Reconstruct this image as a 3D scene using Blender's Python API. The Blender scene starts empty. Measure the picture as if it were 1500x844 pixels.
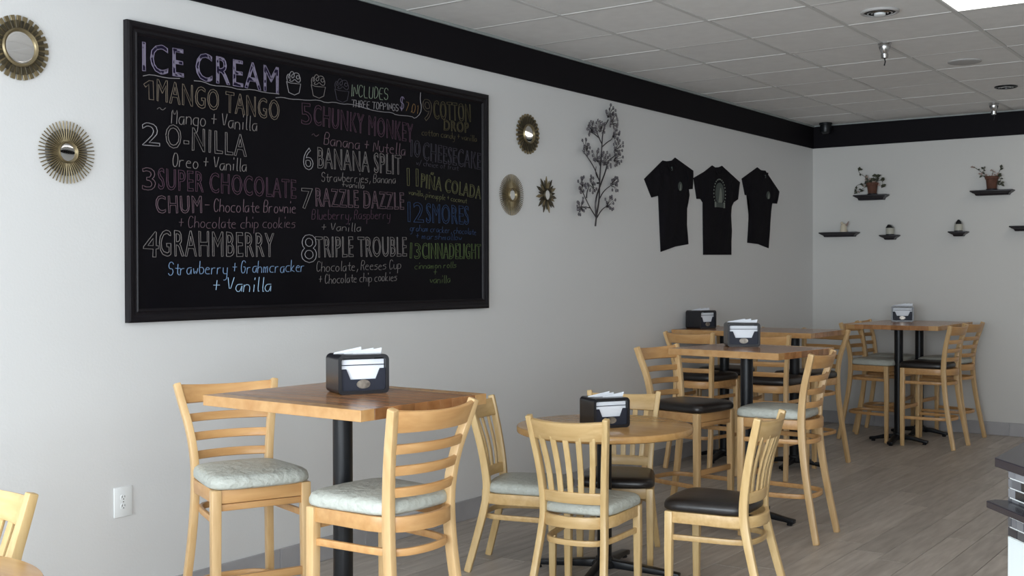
import bpy, bmesh, math, random
from mathutils import Vector, Matrix
R_ = math.radians
S = bpy.context.scene
COL = S.collection

# ---------------------------------------------------------------- camera
CAM = Vector((4.211, 0.0, 1.47))
def make_camera():
    yaw, pit, rol = R_(35.682), R_(0.689), R_(-0.105)
    F = Vector((-math.sin(yaw)*math.cos(pit), math.cos(yaw)*math.cos(pit), -math.sin(pit)))
    R = F.cross(Vector((0, 0, 1))).normalized(); U = R.cross(F)
    c, s = math.cos(rol), math.sin(rol)
    R2 = R*c + U*s; U2 = U*c - R*s
    m = Matrix((R2, U2, -F)).transposed().to_4x4(); m.translation = CAM
    cam = bpy.data.cameras.new('camera'); cam.sensor_fit = 'HORIZONTAL'; cam.sensor_width = 36
    cam.lens = 36*1674.77/1500; cam.clip_start = .05; cam.clip_end = 200
    o = bpy.data.objects.new('camera', cam); COL.objects.link(o); o.matrix_world = m
    S.camera = o
make_camera()

# ---------------------------------------------------------------- light and exposure
w = bpy.data.worlds.new('overcast_sky'); S.world = w; w.use_nodes = True
bg = w.node_tree.nodes['Background']; bg.inputs[0].default_value = (.86, .94, 1.0, 1); bg.inputs[1].default_value = 1.2
def window_light(name, x, z, sx, sz, power, colr=(.84, .925, 1.0)):
    l = bpy.data.lights.new(name, 'AREA'); l.shape = 'RECTANGLE'; l.size = sx; l.size_y = sz
    l.energy = power; l.color = colr
    o = bpy.data.objects.new(name, l); COL.objects.link(o)
    o.location = (x, FRONT-.25, z); o.rotation_euler = (R_(90), 0, 0)      # shines towards +Y
    return o
FRONT = -1.6
WINDOWS = [(.45, 2.35), (2.6, 4.6), (4.85, 6.75)]
for a, b in WINDOWS:
    window_light('window_daylight', (a+b)/2, 1.5, b-a, 2.1, 150)
PANEL_STRENGTH = 2.6
S.view_settings.view_transform = 'Standard'; S.view_settings.look = 'None'
S.view_settings.exposure = 0.09; S.view_settings.gamma = 1.0; S.view_settings.use_curve_mapping = False

# ---------------------------------------------------------------- materials
def mat(name, col, rough=.5, metal=0, spec=.5, emit=None, es=1):
    m = bpy.data.materials.new(name); m.use_nodes = True
    b = m.node_tree.nodes['Principled BSDF']
    b.inputs['Base Color'].default_value = (*col, 1); b.inputs['Roughness'].default_value = rough
    b.inputs['Metallic'].default_value = metal; b.inputs['Specular IOR Level'].default_value = spec
    if emit: b.inputs['Emission Color'].default_value = (*emit, 1); b.inputs['Emission Strength'].default_value = es
    return m
def nodes(m):
    return m.node_tree, m.node_tree.nodes, m.node_tree.links, m.node_tree.nodes['Principled BSDF']
def add_bump(m, scale=60, strength=.15, dist=.002, detail=3, coord='Object', vec=(1, 1, 1)):
    t, n, l, b = nodes(m)
    tc = n.new('ShaderNodeTexCoord'); mp = n.new('ShaderNodeMapping'); mp.inputs['Scale'].default_value = vec
    ns = n.new('ShaderNodeTexNoise'); ns.inputs['Scale'].default_value = scale; ns.inputs['Detail'].default_value = detail
    bp = n.new('ShaderNodeBump'); bp.inputs['Strength'].default_value = strength; bp.inputs['Distance'].default_value = dist
    l.new(tc.outputs[coord], mp.inputs[0]); l.new(mp.outputs[0], ns.inputs['Vector'])
    l.new(ns.outputs['Fac'], bp.inputs['Height']); l.new(bp.outputs[0], b.inputs['Normal'])
    return m
def add_vary(m, c1, c2, scale=(1, 1, 1), nscale=4, detail=5, rnd=0.0, lo=.3, hi=.7, coord='Object'):
    """two-colour noise, stretched by scale; rnd adds a per-object tint"""
    t, n, l, b = nodes(m)
    tc = n.new('ShaderNodeTexCoord'); mp = n.new('ShaderNodeMapping'); mp.inputs['Scale'].default_value = scale
    oi = n.new('ShaderNodeObjectInfo')
    mul = n.new('ShaderNodeMath'); mul.operation = 'MULTIPLY'; mul.inputs[1].default_value = 37.0
    l.new(oi.outputs['Random'], mul.inputs[0])
    ns = n.new('ShaderNodeTexNoise'); ns.noise_dimensions = '4D'; ns.inputs['Scale'].default_value = nscale; ns.inputs['Detail'].default_value = detail
    l.new(tc.outputs[coord], mp.inputs[0]); l.new(mp.outputs[0], ns.inputs['Vector']); l.new(mul.outputs[0], ns.inputs['W'])
    cr = n.new('ShaderNodeValToRGB'); cr.color_ramp.elements[0].position = lo; cr.color_ramp.elements[1].position = hi
    cr.color_ramp.elements[0].color = (*c1, 1); cr.color_ramp.elements[1].color = (*c2, 1)
    l.new(ns.outputs['Fac'], cr.inputs[0])
    hv = n.new('ShaderNodeHueSaturation')
    mr = n.new('ShaderNodeMapRange'); mr.inputs['To Min'].default_value = 1-rnd; mr.inputs['To Max'].default_value = 1+rnd
    l.new(oi.outputs['Random'], mr.inputs['Value']); l.new(mr.outputs[0], hv.inputs['Value'])
    l.new(cr.outputs[0], hv.inputs['Color']); l.new(hv.outputs[0], b.inputs['Base Color'])
    return m
M = {}
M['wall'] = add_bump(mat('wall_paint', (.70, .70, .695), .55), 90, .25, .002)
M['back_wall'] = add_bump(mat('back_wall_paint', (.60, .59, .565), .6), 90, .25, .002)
M['band'] = add_bump(mat('black_band_paint', (.006, .005, .007), .6, spec=.12), 40, .1)
M['tile'] = add_bump(add_vary(mat('ceiling_tile', (.6, .6, .58), .9, spec=.2), (.80, .79, .775), (.85, .84, .825), nscale=12, rnd=.03), 160, .35, .003)
M['grid'] = mat('ceiling_grid', (.66, .65, .63), .5)
M['ceil_trim'] = mat('ceiling_edge_trim', (.30, .33, .32), .5)
M['skirt'] = add_vary(mat('baseboard_tile', (.2, .2, .21), .5), (.34, .335, .345), (.43, .42, .43), nscale=5, rnd=.05)
M['grout'] = mat('floor_joint', (.07, .062, .055), .8)
M['plank'] = add_bump(add_vary(mat('floor_plank', (.3, .27, .24), .42), (.33, .285, .245), (.50, .45, .40), (9, 1.1, 1), 3.2, 6, .14), 40, .1, .002, vec=(6, 1, 1))
def wood(name, c1, c2, rough=.35, vec=(14, 14, 1.6), rnd=.08, sc=3):
    return add_vary(mat(name, c1, rough), c1, c2, vec, sc, 6, rnd, .3, .72)
M['wood_v'] = wood('pale_beech_upright', (.60, .40, .17), (.74, .54, .27))
M['wood_h'] = wood('pale_beech_rail', (.56, .355, .145), (.70, .49, .235), vec=(1.6, 14, 14))
M['stool_v'] = wood('beech_stool_upright', (.57, .355, .155), (.71, .49, .25))
M['stool_h'] = wood('amber_stool_rail', (.50, .26, .095), (.62, .36, .15), vec=(1.6, 14, 14))
M['oak'] = wood('oak_table_stave', (.30, .135, .050), (.44, .225, .095), .22, (9, .9, 9), .22, 4)
M['oak_end'] = wood('oak_edge_band', (.50, .29, .12), (.62, .40, .19), .3, (2, 2, 20), .08, 4)
M['oak_round'] = wood('oak_round_top', (.47, .25, .085), (.60, .35, .13), .22, (1.0, 12, 12), .1, 3)
M['iron'] = add_bump(mat('black_cast_iron', (.006, .007, .009), .35, spec=.35), 120, .1)
M['vinyl_w'] = add_bump(mat('white_vinyl', (.49, .51, .46), .45), 34, .9, .010, 4)
M['vinyl_b'] = add_bump(mat('black_vinyl', (.018, .015, .014), .33), 20, .3, .003, 3)
M['plastic'] = mat('black_plastic', (.014, .014, .017), .28)
M['plate'] = mat('smoked_faceplate', (.024, .027, .040), .55, spec=.25)
M['napkin'] = add_bump(mat('paper_napkin', (.80, .83, .88), .9), 60, .2)
M['badge'] = add_vary(mat('badge_silver', (.3, .28, .25), .35, .6), (.06, .05, .05), (.5, .45, .38), nscale=30)
M['board'] = add_vary(mat('chalkboard_slate', (.01, .009, .012), .5, spec=.10), (.0022, .002, .0035), (.005, .0045, .0065), nscale=2.0, detail=8)
M['board_frame'] = mat('black_frame_wood', (.006, .005, .007), .38, spec=.25)
M['gold'] = add_vary(mat('antique_gold', (.3, .22, .1), .42, .75), (.17, .135, .075), (.34, .275, .16), nscale=14)
M['gold_d'] = add_vary(mat('dark_bronze', (.1, .08, .05), .45, .75), (.05, .043, .03), (.115, .095, .06), nscale=14)
M['mirror'] = mat('mirror_glass', (.86, .86, .85), .04, 1.0)
M['bronze_stem'] = mat('dark_metal_stem', (.022, .017, .020), .4, .4)
M['petal'] = mat('grey_metal_flower', (.085, .075, .090), .4, .5)
M['jewel'] = mat('clear_jewel', (.55, .55, .58), .12, .6)
M['shirt'] = add_bump(mat('black_cotton', (.008, .007, .0095), .95, spec=.15), 14, .6, .012, 3)
M['print'] = mat('grey_green_print', (.065, .08, .072), .9)
M['print_l'] = mat('pale_print', (.20, .22, .19), .9)
M['chrome'] = mat('chrome', (.55, .55, .55), .2, 1)
M['dark'] = mat('dark_recess', (.02, .02, .02), .6)
M['grille'] = mat('pale_grille', (.46, .45, .44), .7)
M['white_plastic'] = mat('white_plastic', (.82, .84, .84), .35)
M['panel'] = mat('lit_ceiling_panel', (.9, .9, .9), .6, emit=(1, .93, .84), es=PANEL_STRENGTH)
M['shelf'] = mat('black_shelf_lacquer', (.012, .010, .014), .4)
M['terracotta'] = add_vary(mat('terracotta', (.20, .075, .04), .8), (.075, .030, .018), (.13, .052, .030), nscale=10)
M['leaf'] = add_vary(mat('dark_leaf', (.04, .05, .02), .6), (.022, .026, .012), (.06, .062, .035), nscale=20, rnd=.3)
M['petal_p'] = mat('dusty_petal', (.30, .22, .19), .7)
M['cream'] = mat('cream_ceramic', (.62, .55, .42), .5)
M['jar'] = mat('frosted_jar', (.42, .41, .35), .4)
M['counter'] = mat('dark_granite', (.030, .026, .034), .25)
M['counter_side'] = add_bump(mat('white_panel', (.74, .80, .80), .5), 60, .1)
M['mortar'] = mat('white_mortar', (.80, .82, .80), .8)
M['mosaic'] = add_vary(mat('mosaic_glass', (.1, .1, .11), .25), (.035, .035, .042), (.24, .245, .26), (1, 1, 1), 1.2, 2, .75, .35, .65)
M['chalk_patch'] = add_vary(mat('chalk_patch', (.1, .09, .13), .95, spec=.1), (.012, .009, .025), (.20, .18, .24), nscale=32, detail=1, lo=.49, hi=.54)
CH = dict(lilac=(.19, .165, .24), tan=(.155, .128, .10), grey=(.175, .16, .155), white=(.27, .26, .27), mauve=(.125, .085, .10),
          plum=(.075, .042, .060), sky=(.17, .26, .40), sky2=(.33, .48, .64), green=(.16, .20, .15), orange=(.20, .12, .05),
          dimtan=(.085, .07, .05), olive=(.075, .065, .035), dim=(.052, .048, .060), yellow=(.10, .10, .05), blue=(.03, .052, .11), lime=(.075, .105, .042))
for k, c in CH.items(): M['chalk_'+k] = mat('chalk_'+k, c, .95, spec=.1)

# ---------------------------------------------------------------- helpers
class MB:
    """collects closed shapes and links them as ONE mesh object"""
    def __init__(s): s.v = []; s.f = []
    def add(s, vs, fs):
        o = len(s.v); s.v += [Vector(p) for p in vs]; s.f += [[i+o for i in f] for f in fs]; return s
    def box(s, a, b):
        x0, y0, z0 = a; x1, y1, z1 = b
        return s.add([(x0,y0,z0),(x1,y0,z0),(x1,y1,z0),(x0,y1,z0),(x0,y0,z1),(x1,y0,z1),(x1,y1,z1),(x0,y1,z1)],
                     [(3,2,1,0),(4,5,6,7),(0,1,5,4),(1,2,6,5),(2,3,7,6),(3,0,4,7)])
    def prism(s, poly, o, u, v, n, d):
        """polygon of (a,b) in frame o + a*u + b*v, extruded by d along n"""
        o, u, v, n = map(Vector, (o, u, v, n)); k = len(poly)
        a = [o+u*p[0]+v*p[1] for p in poly]; b = [p+n*d for p in a]
        return s.add(a+b, [list(range(k))[::-1], list(range(k, 2*k))]+[(i, (i+1) % k, k+(i+1) % k, k+i) for i in range(k)])
    def sweep(s, path, up, w, h):
        """rectangle w (across) x h (along up) swept along path; w, h may be lists"""
        P = [Vector(p) for p in path]; n = len(P); up = Vector(up)
        W = w if isinstance(w, (list, tuple)) else [w]*n; Hh = h if isinstance(h, (list, tuple)) else [h]*n
        vs = []
        for i in range(n):
            t = (P[min(i+1, n-1)]-P[max(i-1, 0)]).normalized()
            A = t.cross(up).normalized(); B = A.cross(t).normalized()
            for a, b in ((-1,-1),(1,-1),(1,1),(-1,1)): vs.append(P[i]+A*a*W[i]/2+B*b*Hh[i]/2)
        fs = [(3,2,1,0), tuple(4*(n-1)+k for k in range(4))]
        for i in range(n-1):
            for k in range(4): fs.append((4*i+k, 4*i+(k+1) % 4, 4*i+4+(k+1) % 4, 4*i+4+k))
        return s.add(vs, fs)
    def tube(s, path, r, seg=8):
        P = [Vector(p) for p in path]; n = len(P); Rr = r if isinstance(r, (list, tuple)) else [r]*n
        vs = []; t0 = (P[1]-P[0]).normalized(); up = Vector((0,0,1)) if abs(t0.z) < .9 else Vector((1,0,0))
        A = t0.cross(up).normalized()
        for i in range(n):
            t = (P[min(i+1, n-1)]-P[max(i-1, 0)]).normalized()
            A = (A-t*A.dot(t)).normalized(); B = t.cross(A)
            for k in range(seg):
                a = 2*math.pi*k/seg; vs.append(P[i]+(A*math.cos(a)+B*math.sin(a))*Rr[i])
        fs = [tuple(range(seg))[::-1], tuple(range(seg*(n-1), seg*n))]
        for i in range(n-1):
            for k in range(seg): fs.append((seg*i+k, seg*i+(k+1) % seg, seg*(i+1)+(k+1) % seg, seg*(i+1)+k))
        return s.add(vs, fs)
    def lathe(s, prof, o=(0,0,0), ax=(0,0,1), seg=24):
        """prof: (radius, height) list; closed by caps"""
        o = Vector(o); ax = Vector(ax).normalized(); t = Vector((1,0,0)) if abs(ax.x) < .9 else Vector((0,1,0))
        A = ax.cross(t).normalized(); B = ax.cross(A); vs = []; n = len(prof)
        for r, h in prof:
            r = max(r, 1e-4)
            for k in range(seg):
                a = 2*math.pi*k/seg; vs.append(o+ax*h+(A*math.cos(a)+B*math.sin(a))*r)
        fs = [tuple(range(seg))[::-1], tuple(range(seg*(n-1), seg*n))]
        for i in range(n-1):
            for k in range(seg): fs.append((seg*i+k, seg*i+(k+1) % seg, seg*(i+1)+(k+1) % seg, seg*(i+1)+k))
        return s.add(vs, fs)
    def mesh(s, name, m, bev=0, smooth=True, seg=2, off=(0,0,0)):
        me = bpy.data.meshes.new(name); off = Vector(off)
        me.from_pydata([tuple(p-off) for p in s.v], [], s.f); me.validate()
        bm = bmesh.new(); bm.from_mesh(me)
        bmesh.ops.recalc_face_normals(bm, faces=bm.faces)
        if bev:
            ed = [e for e in bm.edges if len(e.link_faces) == 2 and e.calc_face_angle(0) > .6]
            bmesh.ops.bevel(bm, geom=ed, offset=bev, segments=seg, profile=.5, affect='EDGES', clamp_overlap=True)
        bm.to_mesh(me); bm.free()
        if smooth:
            for p in me.polygons: p.use_smooth = True
            me.set_sharp_from_angle(angle=R_(35))
        me.materials.append(M[m] if isinstance(m, str) else m)
        return me
    def build(s, name, m, parent=None, bev=0, smooth=True, seg=2, off=None):
        off = off if off is not None else (0, 0, 0)
        o = bpy.data.objects.new(name, s.mesh(name, m, bev, smooth, seg, off)); COL.objects.link(o)
        if parent: o.parent = parent
        return o
def tag(o, label, cat, group=None, kind=None):
    o['label'] = label
    if cat: o['category'] = cat
    if group: o['group'] = group
    if kind: o['kind'] = kind
    return o
def thing(name, label, cat, loc=(0,0,0), rz=0, group=None):
    o = bpy.data.objects.new(name, None); COL.objects.link(o); o.location = loc; o.rotation_euler = (0, 0, rz)
    o.empty_display_size = .1
    return tag(o, label, cat, group)
def struct(o, kind='structure'):
    o['kind'] = kind; return o
def link_mesh(name, me, parent, loc=(0,0,0), rot=(0,0,0)):
    o = bpy.data.objects.new(name, me); COL.objects.link(o); o.parent = parent; o.location = loc; o.rotation_euler = rot
    return o
def copy_tree(o, parent=None):
    c = o.copy(); COL.objects.link(c); c.parent = parent
    for ch in list(o.children): copy_tree(ch, c)
    return c
def bez(pts, k=2):
    """Chaikin smoothing of an open polyline (any dimension)"""
    P = [Vector(p) for p in pts]
    for _ in range(k):
        Q = [P[0]]
        for a, b in zip(P[:-1], P[1:]): Q += [a*.75+b*.25, a*.25+b*.75]
        Q.append(P[-1]); P = Q
    return P
random.seed(7)

# ================================================================ STRUCTURE
L = 11.0; RX = 7.0; ZC = 2.934; ZB = 2.713; ZS = .12
struct(MB().box((-.15, FRONT-.15, -.05), (0, L+.15, ZC+.15)).build('wall_left', 'wall', smooth=False))
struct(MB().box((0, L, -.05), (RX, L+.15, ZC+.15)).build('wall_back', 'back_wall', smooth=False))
struct(MB().box((RX, FRONT-.15, -.05), (RX+.15, L+.15, ZC+.15)).build('wall_right', 'wall', smooth=False))
mb = MB().box((0, FRONT-.15, -.05), (RX, FRONT, .42)).box((0, FRONT-.15, 2.58), (RX, FRONT, ZC+.15))
xs = [0]+[x for ab in WINDOWS for x in ab]+[RX]
for i in range(0, len(xs), 2): mb.box((xs[i], FRONT-.15, .42), (xs[i+1], FRONT, 2.58))
struct(mb.build('wall_front', 'wall', smooth=False))
for i, (a, b) in enumerate(WINDOWS):
    mb = MB()
    for x0, x1, z0, z1 in ((a, a+.05, .42, 2.58), (b-.05, b, .42, 2.58), (a+.05, b-.05, .42, .47), (a+.05, b-.05, 2.53, 2.58), ((a+b)/2-.02, (a+b)/2+.02, .47, 2.53)):
        mb.box((x0, FRONT-.12, z0), (x1, FRONT-.04, z1))
    struct(mb.build('window_%d' % (i+1), 'iron', smooth=False))
# floor: recessed joint bed, each plank an object of its own
fl = struct(MB().box((0, FRONT, -.05), (RX, L, -.004)).build('floor', 'grout', smooth=False))
PW = .1605; X0 = 2.472-15*PW
cache = {}
rest = MB()
rng = random.Random(3)
for k in range(-1, 45):
    xa, xb = max(.002, X0+k*PW+.0015), min(RX-.002, X0+(k+1)*PW-.0015)
    if xb-xa < .02: continue
    y = FRONT-rng.random()*1.0
    while y < L:
        ya, yb = max(FRONT, y)+.0015, min(L, y+1.2)-.0015
        if yb-ya > .03:
            front = ya > 2.0+.0 and xb < 4.3 and (yb-0) > (xa)*.9+1.6
            dz = rng.uniform(-.0006, .0006)
            if front:
                key = (round(xb-xa, 4), round(yb-ya, 3))
                if key not in cache:
                    wx, wy = (xb-xa)/2, (yb-ya)/2
                    cache[key] = MB().add([(-wx,-wy,-.006),(wx,-wy,-.006),(wx,wy,-.006),(-wx,wy,-.006),(-wx,-wy,-.0015),(wx,-wy,-.0015),(wx,wy,-.0015),(-wx,wy,-.0015),
                        (-wx+.0015,-wy+.0015,0),(wx-.0015,-wy+.0015,0),(wx-.0015,wy-.0015,0),(-wx+.0015,wy-.0015,0)],
                        [(3,2,1,0),(8,9,10,11)]+[(i,(i+1)%4,4+(i+1)%4,4+i) for i in range(4)]+[(4+i,4+(i+1)%4,8+(i+1)%4,8+i) for i in range(4)]).mesh('plank', 'plank', smooth=False)
                link_mesh('plank', cache[key], fl, ((xa+xb)/2, (ya+yb)/2, dz))
            else: rest.box((xa, ya, -.006), (xb, yb, 0))
        y += 1.2
struct(rest.build('far_planks', 'plank', fl, smooth=False), 'stuff')
# ceiling: slab, 2 ft tiles laid in a T-bar grid
ce = struct(MB().box((0, FRONT, ZC+.03), (RX, L, ZC+.12)).build('ceiling', 'tile', smooth=False))
G = .6135; GX = [0]+[.024+i*G for i in range(1, 12)]+[RX]; GY = [FRONT]+[6.68+i*.6115 for i in range(-13, 8) if 6.68+i*.6115 < L-.05]+[L]
PANELS = [(4, 6.68-2*.6115), (4, 6.68+4*.6115), (8, 6.68-2*.6115), (8, 6.68+3*.6115), (4, 6.68-8*.6115), (8, 6.68-8*.6115)]
def in_panel(cx, cy):
    return any(GX[i] < cx < GX[i+1] and y0-.01 < cy < y0+2*.6115+.01 for i, y0 in PANELS)
tcache = {}
for i in range(len(GX)-1):
    for j in range(len(GY)-1):
        cx, cy = (GX[i]+GX[i+1])/2, (GY[j]+GY[j+1])/2
        if in_panel(cx, cy): continue
        hx, hy = (GX[i+1]-GX[i])/2-.0115, (GY[j+1]-GY[j])/2-.0115
        if hx < .02 or hy < .02: continue
        key = (round(hx, 3), round(hy, 3))
        if key not in tcache: tcache[key] = MB().box((-hx, -hy, 0), (hx, hy, .02)).mesh('ceiling_tile', 'tile', bev=.004, seg=1, smooth=False)
        link_mesh('ceiling_tile', tcache[key], ce, (cx, cy, ZC+.004+.0022*((i*7+j*5) % 3)/2))
mb = MB()
for x in GX[1:-1]: mb.box((x-.012, FRONT, ZC+.003), (x+.012, L, ZC+.029))
for y in GY[1:-1]:
    mb.box((0, y-.012, ZC+.0034), (RX, y+.012, ZC+.0286))
struct(mb.build('ceiling_grid', 'grid', ce, smooth=False), 'stuff')
struct(MB().box((RX-.012, FRONT, ZB), (RX, L-.012, ZC-.008)).build('trim_5', 'band', smooth=False))
struct(MB().box((.012, FRONT, ZB), (RX-.012, FRONT+.012, ZC-.008)).build('trim_6', 'band', smooth=False))
# black band under the ceiling, pale angle above it, tiled skirting
struct(MB().box((0, FRONT, ZB), (.012, L, ZC-.012)).build('trim_1', 'band', smooth=False))
struct(MB().box((.012, L-.012, ZB), (RX, L, ZC-.008)).build('trim_2', 'band', smooth=False))
struct(MB().box((0, FRONT, ZC-.012), (.022, L, ZC+.004)).build('trim_3', 'ceil_trim', smooth=False))
struct(MB().box((.022, L-.016, ZC-.008), (RX, L, ZC+.004)).build('trim_4', 'ceil_trim', smooth=False))
bl = struct(MB().box((0, FRONT, 0), (.006, L, ZS-.004)).build('baseboard_left', 'mortar', smooth=False))
bb = struct(MB().box((.012, L-.006, 0), (RX, L, ZS-.004)).build('baseboard_back', 'mortar', smooth=False))
m1 = MB().box((0, -.304, 0), (.012, .304, ZS)).mesh('skirting_tile', 'skirt', bev=.002, seg=1)
y = FRONT+.305
while y+.3 < L: link_mesh('skirting_tile', m1, bl, (0, y, 0)); y += .61
m2 = MB().box((-.304, -.012, 0), (.304, 0, ZS)).mesh('skirting_tile', 'skirt', bev=.002, seg=1)
x = .32
while x+.3 < RX: link_mesh('skirting_tile', m2, bb, (x, L, 0)); x += .61
for i, y0 in PANELS:
    x0, x1 = GX[i]+.012, GX[i+1]-.012; y1 = y0+2*.6115-.012; y0 += .012
    nm = {(4, 3): 'lit ceiling light panel above the room beside the round ceiling vent'}
    near = abs(y0-5.469) < .05 and i == 4
    t = thing('ceiling_light', 'glowing rectangular ceiling light panel at the top right, beside the round vent' if near else ('glowing ceiling light panel outside the photo, %s%s' % ('nearest the windows' if y0 < 3 else 'mid-room' if y0 < 6.5 else 'near the far wall', ', counter side' if i == 8 else '')), 'ceiling light', ((x0+x1)/2, (y0+y1)/2, ZC), 0, 'ceiling light panels')
    hx, hy = (x1-x0)/2, (y1-y0)/2
    MB().box((-hx+.012, -hy+.012, .002), (hx-.012, hy-.012, .008)).build('diffuser', 'panel', t, smooth=False)
    MB().box((-hx, -hy, .0), (-hx+.012, hy, .012)).box((hx-.012, -hy, .0), (hx, hy, .012)).box((-hx+.012, -hy, .0), (hx-.012, -hy+.012, .012)).box((-hx+.012, hy-.012, .0), (hx-.012, hy, .012)).build('frame', 'white_plastic', t, smooth=False)

# ================================================================ CEILING FITTINGS
def ring_fixture(x, y, r, label, style):
    t = thing('ceiling_speaker' if style == 'flat' else 'ceiling_vent', label, 'speaker' if style == 'flat' else 'vent', (x, y, ZC))
    if style == 'flat':
        MB().lathe([(r, .006), (r, -.001), (r*.96, -.003), (r*.5, -.005), (0, -.005)], seg=32).build('grille', 'grille', t)
        return
    MB().lathe([(r, .006), (r, -.003), (r*.94, -.007), (r*.84, -.006), (r*.80, .006)], seg=32).build('trim_ring', 'grille' if style == 'pale' else 'iron', t)
    MB().lathe([(r*.80, .006), (r*.80, -.001), (.001, -.001)], seg=32).build('recess', 'dark', t)
    for q, a in enumerate((.66, .46)):
        MB().lathe([(r*a, -.001), (r*a, -.006), (r*(a-.08), -.008), (r*(a-.08), -.001)], seg=28).build('louvre_ring', 'chrome', t)
    if style == 'pale': MB().lathe([(r*.3, 0), (r*.3, -.016), (r*.2, -.02), (0, -.02)], seg=20).build('hub', 'white_plastic', t)
ring_fixture(2.141, 6.42, .105, 'round ceiling vent with dark rings, the one beside the glowing light panel', 'pale')
ring_fixture(2.13, 8.28, .11, 'faint pale round speaker grille flush with the ceiling tiles', 'flat')
ring_fixture(2.117, 9.57, .085, 'small dark round ceiling vent near the black band of the far wall', 'dark')
def sprinkler(x, y, label):
    t = thing('sprinkler_head', label, 'sprinkler', (x, y, ZC), 0)
    MB().lathe([(.042, .006), (.042, -.004), (.036, -.008), (.030, -.008)], seg=20).build('escutcheon', 'chrome', t)
    MB().lathe([(.036, -.008), (.038, -.022), (.026, -.05), (.020, -.062), (.024, -.066), (.022, -.092), (.010, -.096)], seg=20).build('cup', 'chrome', t)
    MB().tube([(0, 0, -.094), (.004, 0, -.115), (-.002, 0, -.14)], .004, 6).build('pin', 'iron', t)
sprinkler(1.884, 7.313, 'chrome sprinkler head hanging from the ceiling, the nearer and larger of two')
sprinkler(1.826, 10.454, 'chrome sprinkler head hanging in front of the black band, the farther of two')
t = thing('ceiling_camera', 'small dark cylinder hanging from the ceiling in the room corner', 'camera', (.19, L-.16, ZC))
MB().lathe([(.062, .003), (.062, -.012), (.056, -.016)], seg=20).build('mount', 'iron', t)
MB().lathe([(.054, -.016), (.056, -.05), (.048, -.085), (.03, -.10), (0, -.104)], seg=20).build('housing', 'iron', t)

# ================================================================ CHAIRS
def arc(xa, ya, bow, n=9, x0=None):
    """points from (-xa,ya) to (xa,ya), bowed by bow towards -y"""
    return [(-xa+2*xa*i/(n-1), ya-bow*(1-(2*i/(n-1)-1)**2)) for i in range(n)]
def cushion(z0, th, wf, wr, yf, yr, ov=.015):
    mb = MB(); N = 40; rings = []
    for k, z in ((.93, 0), (.985, .006), (1.0, .2*th), (1.0, .45*th), (.975, .68*th), (.92, .82*th), (.78, .92*th), (.5, .99*th), (.2, th)):
        ring = []
        for i in range(N):
            a = 2*math.pi*i/N; c, s_ = math.cos(a), math.sin(a)
            e = 2/6.5 if k > .7 else 2/3.5
            u = math.copysign(abs(c)**e, c)*k; v = math.copysign(abs(s_)**e, s_)*k
            yy = (yf+yr)/2+(yf-yr)/2*v; f = (v+1)/2
            hw = wr+(wf-wr)*f; zz = z0+z
            ring.append((u*hw, yy+(.022*(1-(u/max(k, .01))**2)*k if v > 0 else -.012*(1-u*u)), zz))
        rings.append(ring)
    vs = [p for r in rings for p in r]; n = len(rings)
    fs = [tuple(range(N))[::-1], tuple(range(N*(n-1), N*n))]
    for j in range(n-1):
        for i in range(N): fs.append((N*j+i, N*j+(i+1) % N, N*(j+1)+(i+1) % N, N*(j+1)+i))
    return mb.add(vs, fs)
def interp(path, z):
    for a, b in zip(path[:-1], path[1:]):
        if a[2] <= z <= b[2]:
            t = (z-a[2])/(b[2]-a[2]); return tuple(a[i]+(b[i]-a[i])*t for i in range(3))
    return path[-1]
def seat_ring(H, h, t, wf, wr):
    P = [(wf, .165), (wf-.006, .05), (wr+.018, -.09), (wr+.004, -.15), (wr-.035, -.192), (wr-.085, -.212), (0, -.222)]
    full = P+[(-x, y) for x, y in P[:-1][::-1]]
    return [(p.x, p.y, H) for p in [Vector((x, y, 0)) for x, y in full]]
def chair_base(t, F, post, white, V, Hm, foot, rear_w):
    """post: path of the rear post for +x; returns nothing"""
    for sx in (-1, 1):
        pp = bez([(sx*x, y, z) for x, y, z in post], 2); n = len(pp)
        MB().sweep(pp, (0, 1, 0), [.027+.003*(1-i/n) for i in range(n)], [.040-.008*abs(2*i/n-.9) for i in range(n)]).build('rear_post', V, t, bev=.005)
        MB().sweep([(sx*.178, .172, 0), (sx*.178, .172, F*.55), (sx*.176, .170, F)], (0, 1, 0), [.030, .036, .038], [.030, .036, .038]).build('front_leg', V, t, bev=.005)
    # bentwood seat frame and front rail
    mb = MB().sweep(seat_ring(F-.027, .05, .018, .176, .150), (0, 0, 1), .020, .052)
    mb.box((-.16, .162, F-.053), (.16, .182, F-.001))
    mb.build('seat_frame', Hm, t, bev=.003)
    cushion(F, .060, .205, .172, .200, -.172).build('seat_cushion', 'vinyl_w' if white else 'vinyl_b', t)
def u_stretcher(t, z, Hm, k=1.0):
    P = [(.172, .16), (.160, .02), (.150, -.10), (.128, -.168), (.085, -.198), (0, -.210)]
    full = P+[(-x, y) for x, y in P[:-1][::-1]]
    MB().sweep(bez([(x*k, y*k if y < 0 else y, z) for x, y in full], 1), (0, 0, 1), .016, .026).build('stretcher', Hm, t, bev=.004)
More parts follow.
